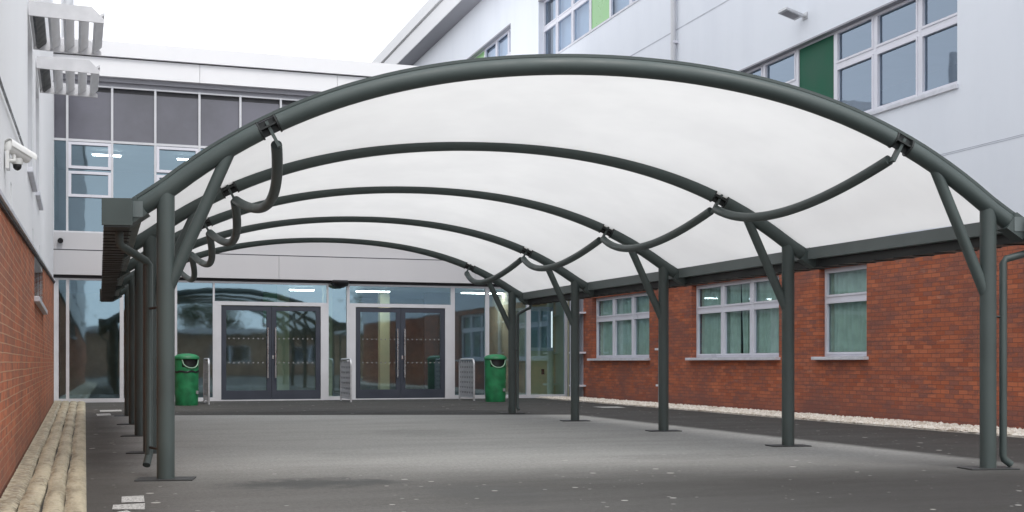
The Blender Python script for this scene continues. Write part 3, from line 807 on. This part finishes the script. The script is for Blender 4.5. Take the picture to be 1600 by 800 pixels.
# ground floor glazing
posts = [(-1.12, -.95), (-.77, -.69), (.56, .66), (1.92, 2.02), (2.95, 3.0), (6.04, 6.09), (6.60, 6.68), (9.62, 9.74), (10.66, 10.78), (11.93, 12.06), (13.13, 13.22)]
lst = [(a, b, .0, 3.24, -.05, .05) for a, b in posts]
edges = [(-.95, -.77), (-.69, .56), (.66, 1.92), (2.02, 2.95), (3.0, 6.04), (6.09, 6.60), (6.68, 9.62), (9.74, 10.66), (10.78, 11.93), (12.06, 13.13)]
DL, DR = (3.0, 6.04), (6.68, 9.62)
for a, b in edges:
    lst.append((a, b, 3.19, 3.24, -.045, .045))
    if (a, b) in (DL, DR): lst += [(a, b, 2.60, 2.70, -.045, .055), (a, a+.17, .0, 2.60, -.045, .055), (b-.17, b, .0, 2.60, -.045, .055), (a+.17, b-.17, .0, .03, -.045, .05)]
    else: lst.append((a, b, .0, .10, -.045, .055))
sf = gp(boxes('shopfront_frame', 'mull', GF, lst, GB))
bm = bmesh.new()
for a, b in edges:
    z0 = 2.70 if (a, b) in (DL, DR) else .1
    bm.faces.new([bm.verts.new(GF(*p)) for p in ((a, z0, 0), (b, z0, 0), (b, 3.19, 0), (a, 3.19, 0))])
gl = link('pane', bm, 'glass', sf); gl.matrix_parent_inverse = Matrix.Identity(4)
for (a, b) in (DL, DR):
    x0, x1 = a+.17, b-.17; mid = (x0+x1)/2
    for p, q, hs_ in ((x0+.005, mid-.004, 1), (mid+.004, x1-.005, -1)):
        st = .13
        d = gp(boxes('door', 'door', GF, [(p, p+st, .035, 2.585, -.03, .035), (q-st, q, .035, 2.585, -.03, .035), (p+st, q-st, 2.46, 2.585, -.03, .035), (p+st, q-st, .035, .28, -.03, .035)], GB))
        bm = bmesh.new(); bm.faces.new([bm.verts.new(GF(*c)) for c in ((p+st, .28, 0), (q-st, .28, 0), (q-st, 2.46, 0), (p+st, 2.46, 0))])
        link('pane', bm, 'glass', d)
        hx = (q-.075) if hs_ > 0 else (p+.075); hx += -.06*hs_*-1 if False else 0
        hx = q-.10 if hs_ > 0 else p+.10
        tubes('handle', 'alu', [([GF(hx, .62, .10), GF(hx, 2.0, .10)], .022), ([GF(hx, .75, .03), GF(hx, .75, .10)], .014), ([GF(hx, 1.88, .03), GF(hx, 1.88, .10)], .014)], d, 10)
        bm = bmesh.new()
        for z in (1.02, 1.68):
            k = p+st+.06
            while k < q-st-.04:
                box(bm, GF, k, k+.035, z, z+.035, .004, .007); k += .13
        link('manifestation_dots', bm, 'dots', d)
    boxes('lock', 'alu', GF, [(mid+.02, mid+.06, 1.14, 1.24, .036, .05)], d)
# interior columns and a bright green screen seen through the transom
gp(boxes('interior_column', 'int_cream', GF, [(5.0, 5.35, 0, 3.28, -2.6, -2.3)], GB))
gp(boxes('interior_column', 'int_cream', GF, [(8.3, 8.6, 0, 3.28, -3.6, -3.3)], GB))
gp(boxes('interior_column', 'int_cream', GF, [(6.2, 6.45, 0, 3.28, -1.6, -1.35)], GB))
gp(boxes('green_screen', 'limep', GF, [(4.55, 4.95, 2.2, 3.28, -2.0, -1.95)], GB))
gp(boxes('interior_partition', 'int_dark', GF, [(9.9, 12.0, 0, 3.28, -4.1, -4.0)], GB))
gp(boxes('interior_counter', 'int_wall', GF, [(1.0, 2.8, 0, 1.05, -5.4, -4.9)], GB))
# vent pipe on the roof
gp(tubes('roof_flue', 'galv', [([(-.75, 34.4, 9.3), (-.75, 34.4, 11.6)], .16)], GB, 20))

# lit strip lights on the ceilings
def striplight(x, y, z, lx, label):
    o = boxes('ceiling_light', 'white_pl', WORLD, [(x-lx/2-.03, x+lx/2+.03, z-.03, z+.03, y-.1, y+.1)])
    tag(o, label, 'ceiling light', 'lit strip lights on the ceilings')
    c = boxes('diffuser', 'lamp', WORLD, [(x-lx/2, x+lx/2, z-.055, z-.032, y-.08, y+.08)], o)
striplight(.25, 36.0, 6.90, .75, 'lit strip light behind the leftmost opening window of the upper floor')
striplight(2.55, 36.0, 6.90, .75, 'lit strip light behind the second opening window of the upper floor')
striplight(5.6, 36.2, 3.23, 1.0, 'lit strip light above the left pair of dark doors')
striplight(7.9, 36.2, 3.23, 1.0, 'lit strip light above the right pair of dark doors')
striplight(11.3, 36.0, 3.23, 1.3, 'lit strip light right of the doors above the green bin')

# ------------------------------------------------------------------ loose things
def bin_(x, y, rz, label, band):
    r = empty('litter_bin', label, 'litter bin', (x, y, 0), 'green litter bins by the doors'); r.rotation_euler.z = rz
    bm = bmesh.new(); R = .28
    # body with a real opening : rings with the front sector dropped between two heights
    n = 48; prof = [(R*.93, .0), (R*.96, .03), (R, .35), (R*1.01, .70), (R*1.02, .93), (R*1.02, 1.13)]
    ringz = [p[1] for p in prof]
    rings = [[bm.verts.new((p[0]*math.cos(k*2*math.pi/n), p[0]*math.sin(k*2*math.pi/n), p[1])) for k in range(n)] for p in prof]
    for j, (A_, B_) in enumerate(zip(rings, rings[1:])):
        for k in range(n):
            ang = ((k+.5)/n*360+90+180) % 360-180
            if j == 4 and abs(ang) < 42: continue        # mouth faces -y
            bm.faces.new((A_[k], A_[(k+1) % n], B_[(k+1) % n], B_[k]))
    bm.faces.new(rings[0][::-1])
    link('body', bm, 'bin', r, smooth=True)
    bm = bmesh.new(); lathe(bm, (0, 0, 0), [(R*.9, .80), (R*.9, 1.12)], 32); link('liner', bm, 'bin_dark', r, smooth=True)
    bm = bmesh.new(); lathe(bm, (0, 0, 0), [(R*1.02, 1.125), (R*1.09, 1.13), (R*1.09, 1.165), (R*1.0, 1.20), (R*.8, 1.235), (R*.4, 1.258), (.02, 1.263)], 48); link('lid', bm, 'bin', r, smooth=True)
    pts = []
    for k in range(25):
        a_ = math.radians(-90-44+88*k/24); zz = 1.11-.20*math.sqrt(max(0, 1-((k-12)/12)**2))
        pts.append((R*1.05*math.cos(a_), R*1.05*math.sin(a_), zz))
    link_ = bmesh.new(); tube(link_, pts, .014, 8); link('mouth_rim', link_, 'bin_rim', r, smooth=True)
    if band:
        bm = bmesh.new(); n = 40; prev = None
        for k in range(n+1):
            a_ = k/n*2*math.pi; z0 = .80+.012*math.sin(a_*7)
            ring = [bm.verts.new((q*math.cos(a_), q*math.sin(a_), z)) for q, z in ((R*1.02, z0), (R*1.045, z0), (R*1.045, z0+.04+.012*math.sin(a_*11)), (R*1.02, z0+.045))]
            if prev:
                for q in range(4): bm.faces.new((prev[q], prev[(q+1) % 4], ring[(q+1) % 4], ring[q]))
            prev = ring
        link('strap', bm, 'bin_dark', r)
    bm = bmesh.new(); F_ = Frame((0, 0, 0), (1, 0, 0), (0, -1, 0)); box(bm, F_, .13, .19, .28, .36, .225, .262); link('sticker', bm, 'dots', r)
    return r
bin_(2.06, 30.6, .35, 'green litter bin with a torn black band behind the left posts', True)
bin_(10.02, 30.75, 0, 'green litter bin without a band standing right of the doors', False)

def barrier(x, y0, y1, label):
    r = empty('guard_rail', label, 'guard rail', (x, y0, 0), 'perforated guard rails beside the doors')
    L = y1-y0; rr = .16; H = 1.13; pts = [(0, 0, 0), (0, 0, H-rr)]
    for k in range(1, 8): a_ = math.pi/2*k/8; pts.append((0, rr-rr*math.cos(a_), H-rr+rr*math.sin(a_)))
    pts.append((0, rr, H)); pts.append((0, L-rr, H))
    for k in range(1, 8): a_ = math.pi/2*k/8; pts.append((0, L-rr+rr*math.sin(a_), H-rr+rr*math.cos(a_)))
    pts += [(0, L, H-rr), (0, L, 0)]
    tubes('hoop', 'galv', [(pts, .027)], r, 12)
    # perforated infill : strips leave slots in rows
    F_ = Frame((0, 0, 0), (0, 1, 0), (-1, 0, 0)); lst = []
    z = .10; rows = 7; rh = (H-.05-.10)/rows
    for k in range(rows):
        z0 = .10+k*rh
        lst.append((.03, L-.03, z0, z0+rh*.62, -.006, .006))
        ns = 6; sw = (L-.06)/ns
        for q in range(ns): lst.append((.03+q*sw+.001, .03+q*sw+sw*.42, z0+rh*.62, z0+rh, -.0055, .0055))
    boxes('perforated_panel', 'galv', F_, lst, r)
    tubes('bottom_bar', 'galv', [([(0, 0, .09), (0, L, .09)], .016)], r, 8)
    boxes('back_panel', 'soffit', F_, [(.03, L-.03, .12, H-.06, -.016, -.011)], r)
barrier(2.63, 31.1, 32.5, 'grey perforated guard rail left of the left doors, beside the green bin')
barrier(6.33, 31.7, 33.1, 'grey perforated guard rail between the two pairs of doors')
barrier(9.72, 31.7, 33.1, 'grey perforated guard rail right of the doors, seen from its side')

# security camera
cc = empty('security_camera', 'white bullet security camera with small dome on the left wall', 'security camera', LF(11.5, 2.8, .02))
c0 = LF(11.5, 2.8, 0)
def rel(p): return V(p)-c0-ln*.02
b0, b1 = V((-.66, 11.35, 2.86)), V((-.50, 11.75, 2.735))
b0, b1 = V((-.70, 11.4, 2.835)), V((-.535, 11.55, 2.755))
ax = (b1-b0).normalized()
tubes('housing', 'white_pl', [([rel(b0), rel(b0+ax*.01), rel(b1)], [.045, .058, .058])], cc, 20)
sun_ = bmesh.new()
s_ = ax.cross(V((0, 0, 1))).normalized(); upv = s_.cross(ax)
prev = None
for k in range(11):
    a_ = math.radians(-10+200*k/10)
    ring = [sun_.verts.new(rel(pp+s_*math.cos(a_)*rr_+upv*math.sin(a_)*rr_)) for pp, rr_ in ((b0-ax*.01, .064), (b1+ax*.04, .064), (b1+ax*.04, .068), (b0-ax*.01, .068))]
    if prev:
        for q in range(4): sun_.faces.new((prev[q], prev[(q+1) % 4], ring[(q+1) % 4], ring[q]))
    prev = ring
link('sun_hood', sun_, 'white_pl', cc, smooth=True)
tubes('lens', 'black', [([rel(b1), rel(b1+ax*.006)], .045)], cc, 16)
tubes('bracket', 'white_pl', [([rel(LF(11.42, 2.70, .0)), rel(LF(11.42, 2.70, .07)), rel(b0+ax*.07-V((0, 0, .05)))], .022)], cc, 10)
boxes('wall_plate', 'white_pl', Frame(-ln*.02 - lu*.0, lu, ln), [(-.16, .02, -.18, -.02, .0, .03)], cc)
bm = bmesh.new(); lathe(bm, rel(LF(11.5, 2.655, .09)), [(.036, .03), (.038, .01), (.034, -.008), (.02, -.024), (.005, -.03)], 20); link('dome', bm, 'black', cc, smooth=True)
bm = bmesh.new(); lathe(bm, rel(LF(11.5, 2.675, .09)), [(.045, .005), (.052, .03), (.05, .06)], 20); link('dome_collar', bm, 'white_pl', cc, smooth=True)
bmc = bmesh.new(); tube(bmc, [LF(6, 2.98, .01), LF(9.87, 3.12, .012), LF(12.3, 3.24, .015), LF(14.8, 3.37, .012), LF(15.2, 3.39, .0)], .011, 6)
tag(link('wall_cable', bmc, 'black', smooth=True), 'thin black cable running along the white left wall', 'cable')
cc.location -= lu*.75 + V((0, 0, .02)); cc.scale = (.9, .9, .9)
# floodlight on the right wall
fl = empty('floodlight', 'small grey floodlight on the white wall above the dark green panel', 'floodlight', (13.27, 20.95, 7.9)); fl.scale = (.8, .8, .8)
tubes('arm', 'galv', [([(0, -.05, 0), (-.18, 0, .02)], .045)], fl, 12)
boxes('wall_plate', 'galv', Frame((0, 0, 0), (0, 1, 0), (-1, 0, 0)), [(-.16, .04, -.08, .08, 0, .03)], fl)
FT = Frame((-.16, .05, 0), (0, 1, 0), (-1, 0, .28))
boxes('head', 'galv', FT, [(-.20, .20, -.035, .035, -.04, .46)], fl, bevel=.012)
boxes('lens', 'soffit', FT, [(-.14, .14, -.042, -.036, .04, .40)], fl)
# dome sensors
sn = empty('dome_camera', 'black dome camera under the fascia between the two pairs of doors', 'dome camera', (6.36, 33.45, 3.2))
bm = bmesh.new(); lathe(bm, (0, 0, 0), [(.26, .08), (.26, .03), (.22, -.03), (.12, -.08), (.01, -.09)], 24); link('dome', bm, 'black', sn, smooth=True)
boxes('mount', 'shadow', WORLD, [(-.2, .2, .08, .12, -.15, .15)], sn)
bm = bmesh.new(); tube(bm, [(-.9, 33.50, 4.2), (-.9, 33.40, 4.18)], .07, 16)
sn2 = tag(link('wall_sensor', bm, 'black', smooth=True), 'small round black sensor on the lower fascia at its left end', 'sensor')

# ------------------------------------------------------------------ behind the camera (only seen mirrored in the glass)
BB = empty('classroom_block', 'low brown brick classroom block across the yard', 'building', (5, -26, 0))
BF = Frame((0, 0, 0), (1, 0, 0), (0, 1, 0))
hl = [(-21+6*k, -18+6*k, 1.0, 2.3) for k in range(9)]
wall('brick_wall', 'brick_far', BF, -26, 34, 0, 3.2, hl, parent=BB)
for h_ in hl: window(BF, [h_[0], (h_[0]+h_[1])/2, h_[1]], [h_[2], h_[3]], -.1, BB)
boxes('roof', 'fascia_low', BF, [(-26.5, 34.5, 3.21, 3.6, -8, .5)], BB)
boxes('room_lining', 'int_dark', BF, [(-26, 34, 0, 3.2, -1.2, -1.1)], BB)

def tree(x, y, h, r, label, seed):
    rnd = random.Random(seed)
    T = empty('broadleaf_tree', label, 'tree', (x, y, 0), 'trees across the yard')
    bm = bmesh.new(); tube(bm, [(0, 0, 0), (.1, 0, h*.3), (0, .1, h*.75)], [.22, .15, .05], 10)
    tips = []
    for k in range(14):
        a_ = rnd.random()*6.28; z0 = h*rnd.uniform(.28, .6); rr_ = r*rnd.uniform(.5, .95); z1 = z0+h*rnd.uniform(.12, .35)
        tube(bm, [(.05, 0, z0), (math.cos(a_)*rr_*.5, math.sin(a_)*rr_*.5, (z0+z1)/2+.1), (math.cos(a_)*rr_, math.sin(a_)*rr_, z1)], [.08, .05, .02], 6)
        tips.append(V((math.cos(a_)*rr_, math.sin(a_)*rr_, z1)))
    link('trunk', bm, 'bark', T, smooth=True)
    bm = bmesh.new()
    for c in tips+[V((0, 0, h*.85)), V((0, 0, h*.7))]:
        for _ in range(170):
            p = c+V((rnd.gauss(0, r*.22), rnd.gauss(0, r*.22), rnd.gauss(0, r*.18))); s = rnd.uniform(.08, .17)
            a_ = V((rnd.gauss(0, 1), rnd.gauss(0, 1), rnd.gauss(0, 1))).normalized(); b_ = a_.orthogonal().normalized()
            bm.faces.new([bm.verts.new(p+a_*s), bm.verts.new(p+b_*s*.6), bm.verts.new(p-a_*s), bm.verts.new(p-b_*s*.6)])
    link('crown', bm, 'leaf', T)
tree(-4.5, -37, 8, 2.8, 'tall tree at the left end of the row across the yard', 1)
tree(9, -38, 6.5, 2.4, 'shorter tree in the middle of the row across the yard', 2)
tree(24, -37, 7.5, 2.8, 'tree at the right end of the row across the yard', 3)
